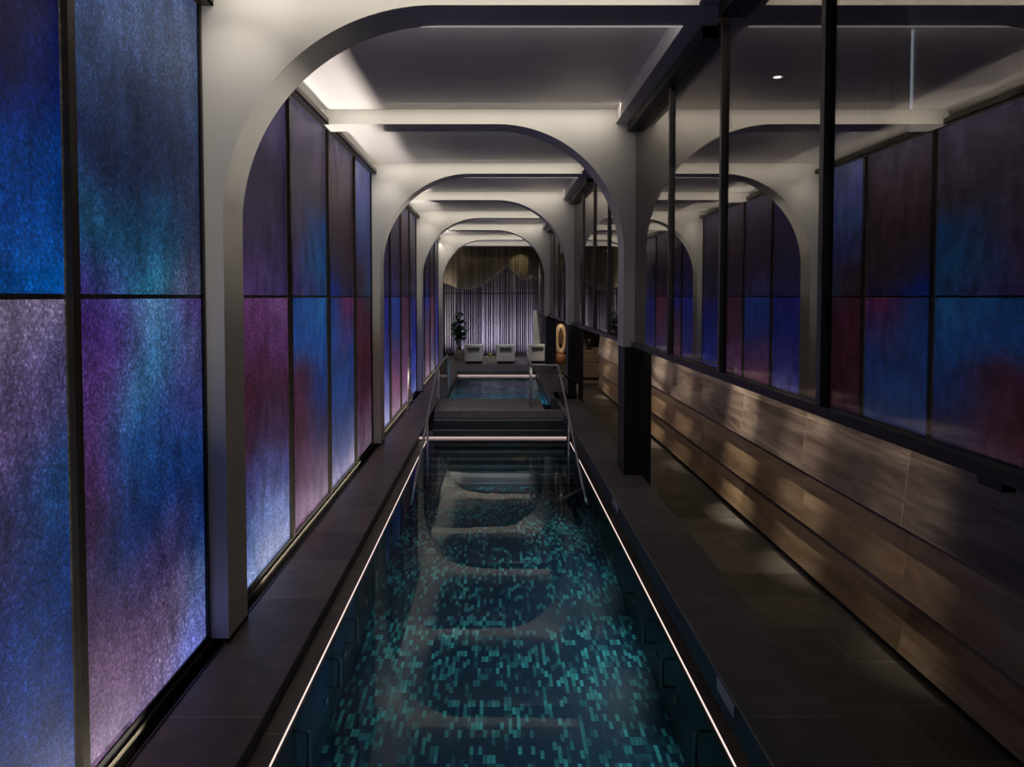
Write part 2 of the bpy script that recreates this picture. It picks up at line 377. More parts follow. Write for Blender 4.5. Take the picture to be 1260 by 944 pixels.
o = MB().box(sx0 + 0.02, sx1 - 0.02, sy1 - 0.020, sy1 - 0.002, swz + 0.004, swz + 0.030).build('led_strip', LEDFAR)
tag(recenter(o, (0, sy1 - 0.01, swz)), 'pink light line along the far rim of the small upper pool', 'light strip')

# ------------------------------------------------------------------ arches
R = 1.37
def arc(cx, cz, a0, a1, n=40):
    return [(cx + R * math.cos(a0 + (a1 - a0) * i / n), cz + R * math.sin(a0 + (a1 - a0) * i / n)) for i in range(n + 1)]
XIL = X(-334); XIR = X(264)
def arch_left(d0, d1, label):
    t = thing('portal_arch', label, 'arch', (XL, Y(d0), 0), 'half arches along the pool hall')
    pts = [(XL - 0.1, 0), (XL - 0.1, CZ - 0.001), (XM, CZ - 0.001), (XM, BZ)] + arc(XIL + R, BZ - R, PI / 2, PI) + [(XIL, 0)]
    MB().prism(pts, Y(d0), Y(d1)).build('arch_body', WHITE, t, True).data.set_sharp_from_angle(angle=math.radians(20))
    MB().box(X(-100), X(244), Y(d1) - 0.008, Y(d1) + 0.006, BZ - 0.006, BZ + 0.012).build('lit_edge', EDGEGLOW, t, label='thin pale lit edge along the back of the arch, painted as a glow')  # lit beam edge painted as a glowing strip
    MB().box(XL - 0.1, XIL + 0.004, Y(d0) - 0.001, Y(d1) + 0.001, 0.0, 0.03).build('foot', BLACK, t)
    return t
def arch_right(d0, d1, label):
    t = thing('portal_arch', label, 'arch', (XM, Y(d0), DR), 'half arches along the pool hall')
    pts = [(XM, Z(104)), (XM, CZ - 0.001), (XL + 0.037, CZ - 0.001), (XL + 0.037, BZ)] + arc(XIR - R, BZ - R, PI / 2, 0) + [(XIR, Z(104))]
    MB().prism(pts, Y(d0), Y(d1)).build('arch_body', WHITE, t, True).data.set_sharp_from_angle(angle=math.radians(20))
    MB().box(X(266), X(304), Y(d0) - 0.02, Y(d1) + 0.02, DR, Z(105)).box(X(304), X(322), Y(d0) - 0.02, Y(d1) + 0.02, 0, Z(105)).build('column_casing', LACQUER, t, label='black lower column of the arch')
    return t
AL = [(1.0, 1.077), (2.35, 2.427), (3.67, 3.747), (5.07, 5.147)]
AR = [(1.68, 1.757), (2.99, 3.067), (4.33, 4.407)]
AE = (5.66, 5.737)
lab = ['large white arch nearest the viewer, its leg on the left deck', 'second white arch with a leg on the left deck',
       'third white arch with a leg on the left deck', 'farthest white arch with a leg on the left deck, beside the potted plant']
for (a, b), l in zip(AL, lab): arch_left(a, b, l)
lab = ['white arch with the nearest black column, standing at the right of the lap pool', 'white arch on the second black column, beside the upper pool',
       'white arch on the third black column, beside the ring sculpture']
for (a, b), l in zip(AR, lab): arch_right(a, b, l)
struct('trim_11', MB().box(XL + 0.037, XM, Y(AE[0]), Y(AE[1]), BZ, CZ - 0.001), WHITE)

# ceiling bulkhead along the glass head
bh = MB(); hr = MB()
ends = sorted([-0.3, 6.0] + [v for ab in AL + AR + [AE] for v in ab])
for a, b in zip(ends[0::2], ends[1::2]):
    bh.box(X(246), X(270), Y(a), Y(b), BZ + 0.01, CZ - 0.001); hr.box(X(270), XM + 0.02, Y(a), Y(b), Z(-338), CZ - 0.001)
struct('trim_8', bh, CEIL); struct('trim_9', hr, BLACK)
# sill under the smoked glass
struct('trim_10', MB().box(X(280), X(300), YBACK, Y(5.66), Z(104), Z(95), 0.004), BRONZE)
o = MB().box(X(284), X(292), Y(0.452), Y(0.475), Z(110), Z(104)).build('sensor_box', BLACK)
tag(recenter(o, (X(288), Y(0.463), Z(110))), 'small black box fixed under the dark sill of the glass partition', 'sensor')

# ------------------------------------------------------------------ smoked glass partition
pb = [(0.12, 0.385), (0.385, 0.71), (0.71, 1.03), (1.03, 1.335), (1.335, 1.68), (1.757, 2.06), (2.06, 2.36), (2.36, 2.67), (2.67, 2.99),
      (3.067, 3.38), (3.38, 3.70), (3.70, 4.01), (4.01, 4.33), (4.407, 4.72), (4.72, 5.04), (5.04, 5.35), (5.35, 5.66)]
bays = ['before the nearest black column', 'between the first and second black columns', 'between the second and third black columns', 'beyond the third black column']
ordw = ['first', 'second', 'third', 'fourth', 'fifth']
bi, k = 0, 0
for i, (a, b) in enumerate(pb):
    if i and a - pb[i - 1][1] > 0.05: bi += 1; k = 0
    if i == 0: l = 'smoked glass partition pane at the right edge of the view'
    else: l = f'{ordw[k - (1 if bi == 0 else 0)]} smoked glass pane {bays[bi]}'
    k += 1
    if bi == 3 and k > 2: l = f'{ordw[k-1]} smoked glass pane beyond the third black column'
    t = thing('partition_pane', l, 'glass pane', (XM, Y(a), Z(95)), 'smoked glass panes of the partition')
    MB().box(XM - 0.005, XM + 0.005, Y(a) + 0.02, Y(b) - 0.005, Z(95), Z(-338)).build('pane', GLASS, t)
    MB().box(XM - 0.03, XM + 0.03, Y(a) - 0.02, Y(a) + 0.02, Z(95), Z(-338)).build('mullion', MULL, t)

# ------------------------------------------------------------------ lit art glass panels
def lin(c):
    c /= 255.0
    return c / 12.92 if c <= 0.04045 else ((c + 0.055) / 1.055) ** 2.4
def grid_pane(name, y0, y1, z0, z1, rows, parent):
    """rows: top to bottom, each a list of sRGB colours near to far"""
    nu, nv = 14, 30
    bm = bmesh.new(); lay = bm.loops.layers.float_color.new('glow')
    def smp(u, v):
        fv = v * (len(rows) - 1); i = min(int(fv), len(rows) - 2); tv = fv - i; tv = tv * tv * (3 - 2 * tv)
        def rowc(r):
            if len(r) == 1: return r[0]
            fu = u * (len(r) - 1); j = min(int(fu), len(r) - 2); tu = fu - j; tu = tu * tu * (3 - 2 * tu)
            return tuple(r[j][q] * (1 - tu) + r[j + 1][q] * tu for q in range(3))
        A, B = rowc(rows[i]), rowc(rows[i + 1])
        return tuple(lin(A[q] * (1 - tv) + B[q] * tv) for q in range(3))
    V = [[bm.verts.new((XL, y0 + (y1 - y0) * i / nu, z1 + (z0 - z1) * j / nv)) for i in range(nu + 1)] for j in range(nv + 1)]
    uv = {}
    for j in range(nv + 1):
        for i in range(nu + 1): uv[V[j][i]] = (i / nu, j / nv)
    for j in range(nv):
        for i in range(nu):
            f = bm.faces.new((V[j][i], V[j + 1][i], V[j + 1][i + 1], V[j][i + 1]))
            for lp in f.loops:
                u, v = uv[lp.vert]
                wob = 0.10 * math.sin(7.1 * v + 5 * u + y0 * 3) + 0.05 * math.sin(17 * v + y0)
                c = smp(min(1, max(0, u + wob)), min(1, max(0, v + 0.04 * math.sin(6 * u + y0))))
                lp[lay] = (*c, 1)
    # sides and back of the slab
    bd = [V[0][i] for i in range(nu + 1)] + [V[j][nu] for j in range(1, nv + 1)] + [V[nv][i] for i in range(nu - 1, -1, -1)] + [V[j][0] for j in range(nv - 1, 0, -1)]
    bk = [bm.verts.new((v.co.x - 0.02, v.co.y, v.co.z)) for v in bd]
    for i in range(len(bd)):
        q = (i + 1) % len(bd); bm.faces.new((bd[i], bd[q], bk[q], bk[i]))
    bm.faces.new(bk)
    bmesh.ops.recalc_face_normals(bm, faces=bm.faces)
    m = MB(); m.bm.free(); m.bm = bm
    return m.build(name, PANEL, parent)
PAN = [  # pale top and bottom rows paint light sheen into the glow colour
 # bay, d0, d1, upper, lower
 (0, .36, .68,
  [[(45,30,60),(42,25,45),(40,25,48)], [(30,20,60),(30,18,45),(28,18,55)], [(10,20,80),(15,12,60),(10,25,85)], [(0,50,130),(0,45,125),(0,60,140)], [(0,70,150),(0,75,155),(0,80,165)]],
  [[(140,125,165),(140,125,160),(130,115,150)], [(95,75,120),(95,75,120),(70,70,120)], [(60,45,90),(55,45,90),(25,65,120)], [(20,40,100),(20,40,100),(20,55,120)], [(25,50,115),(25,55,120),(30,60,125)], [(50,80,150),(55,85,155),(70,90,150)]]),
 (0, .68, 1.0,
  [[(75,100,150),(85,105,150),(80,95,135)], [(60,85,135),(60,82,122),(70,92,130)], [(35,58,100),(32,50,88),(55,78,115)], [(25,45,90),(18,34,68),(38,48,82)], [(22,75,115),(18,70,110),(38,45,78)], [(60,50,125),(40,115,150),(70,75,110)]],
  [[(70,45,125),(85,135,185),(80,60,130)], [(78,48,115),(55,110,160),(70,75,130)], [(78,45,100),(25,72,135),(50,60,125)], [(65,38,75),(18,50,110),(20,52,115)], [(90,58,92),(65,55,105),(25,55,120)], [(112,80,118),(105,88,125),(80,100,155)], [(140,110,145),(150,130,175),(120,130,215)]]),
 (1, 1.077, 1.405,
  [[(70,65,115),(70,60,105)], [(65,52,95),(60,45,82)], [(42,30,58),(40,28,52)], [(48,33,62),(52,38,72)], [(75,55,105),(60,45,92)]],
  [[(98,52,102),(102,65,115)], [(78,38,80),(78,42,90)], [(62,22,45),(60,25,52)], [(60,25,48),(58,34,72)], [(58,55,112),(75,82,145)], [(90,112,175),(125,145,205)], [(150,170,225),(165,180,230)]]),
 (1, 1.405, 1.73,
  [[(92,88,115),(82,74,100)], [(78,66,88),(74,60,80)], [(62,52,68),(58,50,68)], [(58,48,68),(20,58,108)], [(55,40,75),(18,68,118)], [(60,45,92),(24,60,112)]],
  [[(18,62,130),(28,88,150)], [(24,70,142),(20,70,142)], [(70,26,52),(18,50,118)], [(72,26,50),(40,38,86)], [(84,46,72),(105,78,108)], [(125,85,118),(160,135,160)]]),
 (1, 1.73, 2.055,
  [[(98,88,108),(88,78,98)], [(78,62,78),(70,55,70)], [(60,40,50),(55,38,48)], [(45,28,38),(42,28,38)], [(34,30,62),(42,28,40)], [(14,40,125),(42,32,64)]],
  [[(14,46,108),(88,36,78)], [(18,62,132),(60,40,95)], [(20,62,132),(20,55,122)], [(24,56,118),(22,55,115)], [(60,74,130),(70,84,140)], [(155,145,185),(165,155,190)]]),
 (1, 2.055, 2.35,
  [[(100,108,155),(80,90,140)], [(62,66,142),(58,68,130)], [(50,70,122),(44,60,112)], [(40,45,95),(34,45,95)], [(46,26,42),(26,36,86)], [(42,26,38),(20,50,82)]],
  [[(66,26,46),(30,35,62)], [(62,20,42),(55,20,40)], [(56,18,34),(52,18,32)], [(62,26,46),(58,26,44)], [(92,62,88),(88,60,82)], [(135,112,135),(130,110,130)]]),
 (2, 2.427, 2.74, [[(62,58,95)], [(40,30,62)], [(36,28,60)], [(36,30,75)]], [[(28,32,115)], [(22,30,112)], [(40,44,125)], [(100,100,175)], [(165,165,220)]]),
 (2, 2.74, 3.05, [[(72,64,92)], [(42,28,48)], [(40,28,52)], [(46,40,85)]], [[(26,52,125)], [(20,42,115)], [(70,42,92)], [(118,60,98)], [(140,98,130)]]),
 (2, 3.05, 3.36, [[(80,70,92)], [(44,28,44)], [(40,26,42)], [(44,30,55)]], [[(64,32,58)], [(58,26,52)], [(86,46,92)], [(115,62,112)], [(145,115,155)]]),
 (2, 3.36, 3.67, [[(60,56,85)], [(38,28,48)], [(30,24,48)], [(30,26,60)]], [[(28,26,92)], [(20,28,112)], [(34,42,130)], [(60,70,160)], [(110,120,190)]]),
 (3, 3.747, 4.07, [[(58,54,88)], [(34,26,50)], [(32,26,60)], [(30,28,80)]], [[(26,34,125)], [(22,32,120)], [(36,40,120)], [(110,90,130)]]),
 (3, 4.07, 4.40, [[(60,52,80)], [(36,26,44)], [(34,26,52)], [(30,30,90)]], [[(26,36,128)], [(60,34,80)], [(85,42,72)], [(125,95,120)]]),
 (3, 4.40, 4.73, [[(60,52,76)], [(36,26,40)], [(36,24,42)], [(50,26,50)]], [[(80,34,62)], [(76,36,66)], [(60,44,100)], [(120,100,130)]]),
 (3, 4.73, 5.07, [[(55,50,76)], [(32,24,42)], [(30,24,52)], [(28,28,90)]], [[(26,30,110)], [(28,30,108)], [(44,44,120)], [(110,100,150)]]),
]
bname = ['in front of the nearest left arch leg', 'between the first and second left arch legs', 'between the second and third left arch legs', 'between the third and last left arch legs']
cnt = {}
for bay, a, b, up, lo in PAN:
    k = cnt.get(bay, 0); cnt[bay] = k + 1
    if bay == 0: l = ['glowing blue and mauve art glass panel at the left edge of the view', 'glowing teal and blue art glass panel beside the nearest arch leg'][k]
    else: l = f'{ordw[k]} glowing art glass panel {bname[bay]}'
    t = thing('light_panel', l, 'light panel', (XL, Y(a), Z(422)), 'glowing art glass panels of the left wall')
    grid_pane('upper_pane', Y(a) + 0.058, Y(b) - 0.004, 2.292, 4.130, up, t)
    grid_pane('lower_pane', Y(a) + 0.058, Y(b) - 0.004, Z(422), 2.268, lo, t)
    last = (bay == 0 and k == 1) or (bay > 0 and k == 3)
    m = MB().box(XL - 0.05, XL + 0.035, Y(a) + 0.002, Y(a) + 0.056, Z(422) - 0.008, 4.130)
    m.build('mullion', BRONZE, t)
    if last: MB().box(XL - 0.03, XL + 0.02, Y(b) - 0.034, Y(b) - 0.008, Z(422) - 0.008, 4.130).build('end_frame', BLACK, t)
    MB().box(XL - 0.04, XL + 0.004, Y(a) + 0.058, Y(b) - 0.036, 2.268, 2.292).build('joint_bar', BLACK, t)

# ------------------------------------------------------------------ underwater hooks and plates along the pool
def hook(side, d, first):
    s = 1 if side > 0 else -1
    xw = PX1 if s > 0 else PX0
    where = 'right' if s > 0 else 'left'
    t = thing('wall_hook', '', 'pool fitting', (xw, Y(d), WZ - 0.5), f'steel hooks on the {where} pool wall')
    o = -s
    MB().tube([(xw, Y(d), WZ - 0.03), (xw + o * 0.07, Y(d), WZ - 0.03), (xw + o * 0.085, Y(d), WZ - 0.045), (xw + o * 0.085, Y(d), WZ - 0.40), (xw, Y(d), WZ - 0.42)], 0.011).build('bar', HOOK, t, True)
    m = MB().lathe([(0.0, 0), (0.035, 0.0), (0.035, 0.014), (0.02, 0.02), (0.0, 0.02)])
    bmesh.ops.rotate(m.bm, verts=m.bm.verts, matrix=Matrix.Rotation(o * PI / 2, 3, 'Y')); bmesh.ops.translate(m.bm, verts=m.bm.verts, vec=(xw, Y(d) - 0.06, WZ - 0.52))
    m.build('foot_disc', HOOK, t, True)
    return t
hd = [0.82, 0.987, 1.11, 1.29, 1.415, 1.587, 1.71]
for s in (1, -1):
    for i, d in enumerate(hd):
        t = hook(s, d, i == 0)
        wh = 'right' if s > 0 else 'left'
        t['label'] = f'{["nearest","second nearest","third nearest","fourth nearest","fifth nearest","sixth nearest","farthest"][i]} of the steel hooks under water on the {wh} pool wall'
for (a, b, l) in ((0.726, 0.784, 'small pale marker plate on the right pool kerb, the nearer one'), (1.43, 1.50, 'small pale marker plate on the right pool kerb near the first black column')):
    o = MB().box(X(219) - 0.010, X(219) - 0.004, Y(a), Y(b), DR - 0.075, DR - 0.012, 0.001).build('marker_plate', simple('pale_plate', (0.55, 0.56, 0.58), 0.4))
    tag(recenter(o, (X(219), Y(a), DR - 0.07)), l, 'plate', 'marker plates on the right kerb')

# ------------------------------------------------------------------ handrails
def rail_side(px, label, extra):
    xx = X(px)
    t = thing('handrail', label, 'handrail', (xx, Y(1.89), WZ - 0.6), 'steel handrails of the pool steps')
    MB().tube(extra, 0.018, 12).build('rail', STEEL, t, True)
    return t
xl = X(-190)
HR = Z(233)
t = rail_side(-190, 'steel handrail at the left of the pool steps, dipping into the water',
  [(xl, Y(1.80), WZ - 0.35), (xl, Y(1.86), WZ - 0.05), (xl, Y(1.93), WZ + 0.08)] + [(xl, Y(1.93 + (2.63 - 1.93) * i / 6), (WZ + .08) + (HR - WZ - .08) * i / 6) for i in range(1, 6)]
  + [(xl, Y(2.62), HR - 0.01), (xl, Y(2.66), HR), (xl, Y(3.2), HR), (xl, Y(3.22), HR - 0.02), (xl, Y(3.225), DR)])
MB().tube([(xl, Y(2.70), DR), (xl, Y(2.70), HR)], 0.014).build('post', STEEL, t, True)
MB().tube([(xl, Y(2.25), WZ - 0.5), (xl, Y(2.25), WZ + 0.08 + (HR - WZ - .08) * 0.457)], 0.017).build('post', STEEL, t, True)
MB().box(xl - 0.006, xl + 0.006, Y(2.72), Y(3.18), DR + 0.05, HR - 0.06).build('glass_infill', CLEAR, t)
xr, xg = X(204), X(118)
HR2 = Z(224)
t = rail_side(204, 'steel handrail at the right of the pool steps, turning across towards the small upper pool',
  [(xr, Y(1.80), WZ - 0.35), (xr, Y(1.86), WZ - 0.05), (xr, Y(1.93), WZ + 0.08)] + [(xr, Y(1.93 + (2.63 - 1.93) * i / 6), (WZ + .08) + (HR2 - WZ - .08) * i / 6) for i in range(1, 6)]
  + [(xr, Y(2.63), HR2 - 0.01), (xr - 0.02, Y(2.64), HR2), (xg + 0.02, Y(2.65), HR2), (xg, Y(2.66), HR2), (xg, Y(2.80), HR2)])
MB().tube([(xg, Y(2.67), DR), (xg, Y(2.67), HR2)], 0.014).build('post', STEEL, t, True)
MB().tube([(xg, Y(2.79), DR), (xg, Y(2.79), HR2)], 0.014).build('post', STEEL, t, True)
MB().tube([(xr, Y(2.25), WZ - 0.5), (xr, Y(2.25), WZ + 0.08 + (HR2 - WZ - .08) * 0.457)], 0.017).build('post', STEEL, t, True)
# balustrade of the stair pit beside the second column
t = thing('balustrade', 'glass balustrade with dark sloping rail between the right handrail and the second black column', 'balustrade', (X(230), Y(2.7), DR))
MB().box(X(226) - 0.006, X(226) + 0.006, Y(2.70), Y(2.92), DR, DR + 0.62).build('glass_panel', CLEAR, t)
MB().tube([(X(226), Y(2.90), Z(272)), (X(240), Y(2.93), Z(281)), (X(296), Y(2.94), Z(316))], 0.022).build('rail', BRONZE, t, True)
MB().tube([(X(296), Y(2.94), DR), (X(296), Y(2.94), Z(316))], 0.02).build('post', STEEL, t, True)

# slender white pole with a side twig at the foot of the lit wall
t = thing('floor_stick', 'slender white pole with small side twigs standing by the lit glass wall', 'ornament', (X(-329), Y(3.05), 0.0))
px_, py_ = X(-329), Y(3.05)
MB().tube([(px_, py_, 0), (px_ + 0.01, py_, 0.35), (px_ + 0.005, py_ + 0.01, 0.75), (px_ + 0.01, py_, 1.08)], [0.026, 0.024, 0.022, 0.020], 8).build('pole', simple('white_wood', (0.80, 0.77, 0.72), 0.5, bmp=0.2), t, True)
MB().tube([(px_, py_ + .02, 0.55), (px_ + 0.05, py_ + 0.10, 0.35), (px_ + 0.06, py_ + 0.22, 0.18), (px_ + 0.12, py_ + 0.30, 0.16)], [0.018, 0.016, 0.014, 0.010], 8).build('twig', MATS['white_wood'], t, True)
MB().tube([(px_, py_, 0.78), (px_ + 0.10, py_ + 0.05, 0.77)], 0.010, 6).build('twig', MATS['white_wood'], t, True)

# ------------------------------------------------------------------ loungers, plant, table
UPH = simple('pale_grey_upholstery', (0.56, 0.56, 0.55), 0.8, noise=0.06, nscale=60, bmp=0.15)
BAND = simple('charcoal_headrest', (0.06, 0.065, 0.062), 0.7, noise=0.3, nscale=40)
DKLEG = simple('dark_lounger_base', (0.03, 0.03, 0.03), 0.5)
def lounger(x, y, label):
    t = thing('lounge_chair', label, 'lounge chair', (x, y, 0.0), 'pale grey lounge chairs in front of the curtain', world=False)
    w = 0.315
    m = MB().box(-w, w, -0.10, 0.04, 0.10, 0.68, 0.025)
    bmesh.ops.rotate(m.bm, verts=m.bm.verts, cent=(0, 0, 0.12), matrix=Matrix.Rotation(0.16, 3, 'X'))
    m.build('backrest', UPH, t)
    m = MB().box(-0.20, 0.20, -0.145, -0.085, 0.52, 0.60, 0.015)
    bmesh.ops.rotate(m.bm, verts=m.bm.verts, cent=(0, 0, 0.12), matrix=Matrix.Rotation(0.16, 3, 'X'))
    m.build('headrest', BAND, t)
    MB().box(-w, w, 0.0, 0.95, 0.14, 0.30, 0.03).build('seat', UPH, t)
    MB().box(-w + 0.05, w - 0.05, 0.03, 0.88, 0.0, 0.14, 0.01).build('plinth', DKLEG, t)
    return t
LY = Y(5.22)
lounger(X(-27 * 5.25), LY, 'leftmost pale grey lounge chair, beside the potted plant')
lounger(X(12 * 5.25), LY, 'middle pale grey lounge chair, right of the low yellow table')
lounger(X(51 * 5.25), LY + 0.1, 'pale grey lounge chair on the right, in front of the white screen panel')
t = thing('side_table', 'low olive-yellow side table between the two left lounge chairs', 'side table', (X(-6.6 * 5.25), Y(5.24), 0), world=False)
YEL = simple('olive_yellow_lacquer', (0.36, 0.33, 0.10), 0.4)
MB().box(-0.18, 0.18, -0.16, 0.16, 0.20, 0.23, 0.006).build('table_top', YEL, t)
for sx in (-1, 1):
    for sy in (-1, 1): MB().tube([(sx * 0.15, sy * 0.12, 0), (sx * 0.165, sy * 0.14, 0.20)], 0.014, 8).build('leg', YEL, t)
MB().box(-0.16, 0.16, -0.13, 0.13, 0.06, 0.08).build('shelf', YEL, t)
o = MB().lathe([(0.055, 0), (0.065, 0.02), (0.075, 0.10), (0.06, 0.13), (0.05, 0.13)]).build('tumbler', simple('olive_glass', (0.25, 0.25, 0.12), 0.2), None, True)
o.location = (X(-6.6 * 5.25), Y(5.24), 0.23); tag(o, 'small olive tumbler on the low yellow table', 'tumbler')

t = thing('potted_plant', 'leafy green plant in a pale pot left of the lounge chairs', 'plant', (X(-44.5 * 5.6), Y(5.6), 0), world=False)
MB().lathe([(0.13, 0), (0.15, 0.03), (0.175, 0.34), (0.165, 0.36), (0.15, 0.33)]).build('pot', simple('pale_pot', (0.45, 0.44, 0.40), 0.6), t, True)
LEAF = simple('dark_green_leaf', (0.030, 0.13, 0.035), 0.4, noise=0.5, nscale=6)
stm = MB(); lf = MB(); rnd = random.Random(3)
def leaf(base, d, up, ln, wd):
    d = d.normalized(); s = d.cross(up).normalized(); n = s.cross(d).normalized(); prev = None
    for q, wq, dz in ((0, .12, 0), (.3, .85, .04), (.6, 1, .03), (.85, .6, -.04), (1, .05, -.12)):
        c = base + d * ln * q + n * dz * ln
        cur = [lf.bm.verts.new(c - s * wd * wq), lf.bm.verts.new(c - n * 0.006), lf.bm.verts.new(c + s * wd * wq)]
        if prev:
            lf.bm.faces.new((prev[0], prev[1], cur[1], cur[0])); lf.bm.faces.new((prev[1], prev[2], cur[2], cur[1]))
        prev = cur
for a in range(9):
    az = rnd.random() * 6.28; tilt = 0.08 + 0.42 * rnd.random(); H = 0.76 + 0.54 * rnd.random()
    p = Vector((0.05 * math.cos(az), 0.05 * math.sin(az), 0.32)); pts = [p.copy()]
    for s_ in range(5):
        p = p + Vector((math.cos(az) * tilt * H / 5, math.sin(az) * tilt * H / 5, H / 5)); pts.append(p.copy())
    stm.tube(pts, [0.014, 0.012, 0.011, 0.010, 0.008, 0.006], 6)
    for s_ in range(2, 6):
        for q in range(9):
            b = rnd.random() * 6.28
            leaf(pts[s_] + Vector((0, 0, rnd.uniform(-.05, .05))), Vector((math.cos(b), math.sin(b), rnd.uniform(0.1, 0.9))), Vector((0, 0, 1)), rnd.uniform(.16, .26), rnd.uniform(.045, .07))
stm.build('stem', simple('plant_stem', (0.06, 0.045, 0.025), 0.7), t, True); lf.build('foliage', LEAF, t, True)

# ------------------------------------------------------------------ far end: lit string curtain, chain drape, screen
struct('wall_far', MB().box(-2.4, 4.6, YEND, YEND + 0.2, -0.12, CZ), simple('lilac_wall', (0.06, 0.054, 0.07), 0.8, noise=0.1))
sc_ = MB(); yb = Y(5.95); rnd = random.Random(5)
xx = -1.93
while xx < 2.02:
    r = rnd.choice((0.008, 0.012, 0.018, 0.022))
    sc_.tube([(xx, yb + rnd.uniform(-.02, .02), 0.02), (xx, yb, CZ - 0.002)], r, 6)
    xx += rnd.uniform(0.055, 0.095)
o = sc_.build('string_curtain', simple('lilac_white_cord', (0.60, 0.55, 0.62), 0.5, noise=0.55, nscale=9, stretch=(1, 0.05, 0.01)), None, True)
o['kind'] = 'stuff'; tag(o, 'lilac-white hanging string curtain across the far end of the hall', 'curtain')
o = MB().box(-1.93, 2.0, yb - 0.09, yb - 0.06, 2.39, 2.425).build('curtain_rail', BLACK)
tag(recenter(o, (0, yb - 0.075, 2.39)), 'thin dark horizontal rail crossing in front of the string curtain', 'rail')
con = [(545, 348), (556.5, 352), (566, 355.5), (575.6, 356.7), (584, 355), (593, 352), (607, 343), (616, 334.5), (624, 329), (631.5, 334.5), (641.6, 344.6), (646.7, 344.6), (653, 338), (658, 344), (667, 345), (676, 340), (690, 346)]
ch = MB(); yc = Y(5.82); x = -1.98
def conz(x):
    px = 610 + x * S / 5.82
    for (a, b), (c, d) in zip(con, con[1:]):
        if a <= px <= c: yy = b + (d - b) * (px - a) / (c - a); break
    else: yy = con[0][1] if px < con[0][0] else con[-1][1]
    return EYE + (365 - yy) * 5.82 / S
while x < 2.05:
    for row in range(3):
        xr_ = x + row * 0.015; z0 = conz(xr_) + rnd.uniform(-.015, .015)
        ch.tube([(xr_, yc + row * 0.05, z0), (xr_, yc + row * 0.05, CZ - 0.002)], rnd.uniform(0.006, 0.0095), 5)
    x += rnd.uniform(0.034, 0.048)
o = ch.build('chain_drape', simple('olive_bronze_chain', (0.115, 0.088, 0.042), 0.6, 0.1, noise=0.85, nscale=22, stretch=(1, 0.05, 0.015)), None, True)
o['kind'] = 'stuff'; tag(o, 'dark olive hanging chain drape with a wavy lower edge at the far end', 'curtain')
t = thing('screen_panel', 'pale upright screen panel with a slatted side behind the right lounge chair', 'screen', (X(54 * 5.6), Y(5.6), 0))
MB().box(X(46 * 5.6), X(54 * 5.6), Y(5.56), Y(5.62), 0, Z(17 * 5.6), 0.004).build('panel', simple('pale_screen', (0.62, 0.62, 0.59), 0.6), t)
sl = MB()
for k in range(30):
    z = 0.05 + k * 0.055; sl.box(X(54 * 5.6) + 0.005, X(61 * 5.6), Y(5.60), Y(5.63), z, z + 0.035)
sl.build('slats', simple('grey_green_slat', (0.10, 0.11, 0.09), 0.6), t)

# ring sculpture and stone block in the far aisle
t = thing('ring_sculpture', 'golden oval ring sculpture glowing in the far aisle between two black columns', 'sculpture', (2.19, Y(5.2), 0))
m = MB(); n1, n2 = 40, 12
rings = []
for i in range(n1):
    a = 2 * PI * i / n1; cxp, czp = 0.135 * math.cos(a), 0.43 * math.sin(a)
    th = 0.05 + 0.05 * (abs(math.sin(a)) ** 2)
    dv = Vector((math.cos(a) / 0.135, 0, math.sin(a) / 0.43)).normalized()
    rings.append([m.bm.verts.new(Vector((2.19 + cxp, Y(5.2), 0.84 + czp)) + dv * th * math.cos(2 * PI * k / n2) + Vector((0, 1, 0)) * 0.12 * math.sin(2 * PI * k / n2)) for k in range(n2)])
for i in range(n1):
    A, B = rings[i], rings[(i + 1) % n1]
    for k in range(n2): m.bm.faces.new((A[k], A[(k + 1) % n2], B[(k + 1) % n2], B[k]))
bmesh.ops.recalc_face_normals(m.bm, faces=m.bm.faces)
m.build('ring', simple('pale_gold', (0.80, 0.58, 0.38), 0.4, 0.3, noise=0.1), t, True)
MB().lathe([(0.12, 0), (0.17, 0.02), (0.19, 0.24), (0.15, 0.34), (0.07, 0.36)], (2.19, Y(5.2), 0)).build('pedestal', simple('amber_wood', (0.32, 0.14, 0.05), 0.4), t, True)
struct('wall_niche', MB().box(1.75, 4.3, Y(5.45), Y(5.5), 0, 2.6), simple('brown_veneer', (0.16, 0.085, 0.045), 0.45, noise=0.35, nscale=1.5, stretch=(1, 1, 5)))
t = thing('stone_counter', 'brown stone block counter at the far end of the aisle', 'counter', (2.62, Y(4.2), 0))
MB().box(2.40, 3.2, Y(4.2), Y(4.5), 0.06, 0.80, 0.01).build('body', STONE, t)
MB().box(2.44, 3.16, Y(4.2) + 0.04, Y(4.5) - 0.04, 0, 0.06).build('base', BLACK, t)
t = thing('table_ornament', 'dark round ornament standing on the brown stone counter', 'ornament', (2.62, Y(4.32), 0.80), world=False)
MB().lathe([(0.07, 0), (0.08, 0.02), (0.04, 0.06), (0.10, 0.14), (0.12, 0.22), (0.08, 0.30), (0.02, 0.33)]).build('body', BLACK, t, True)

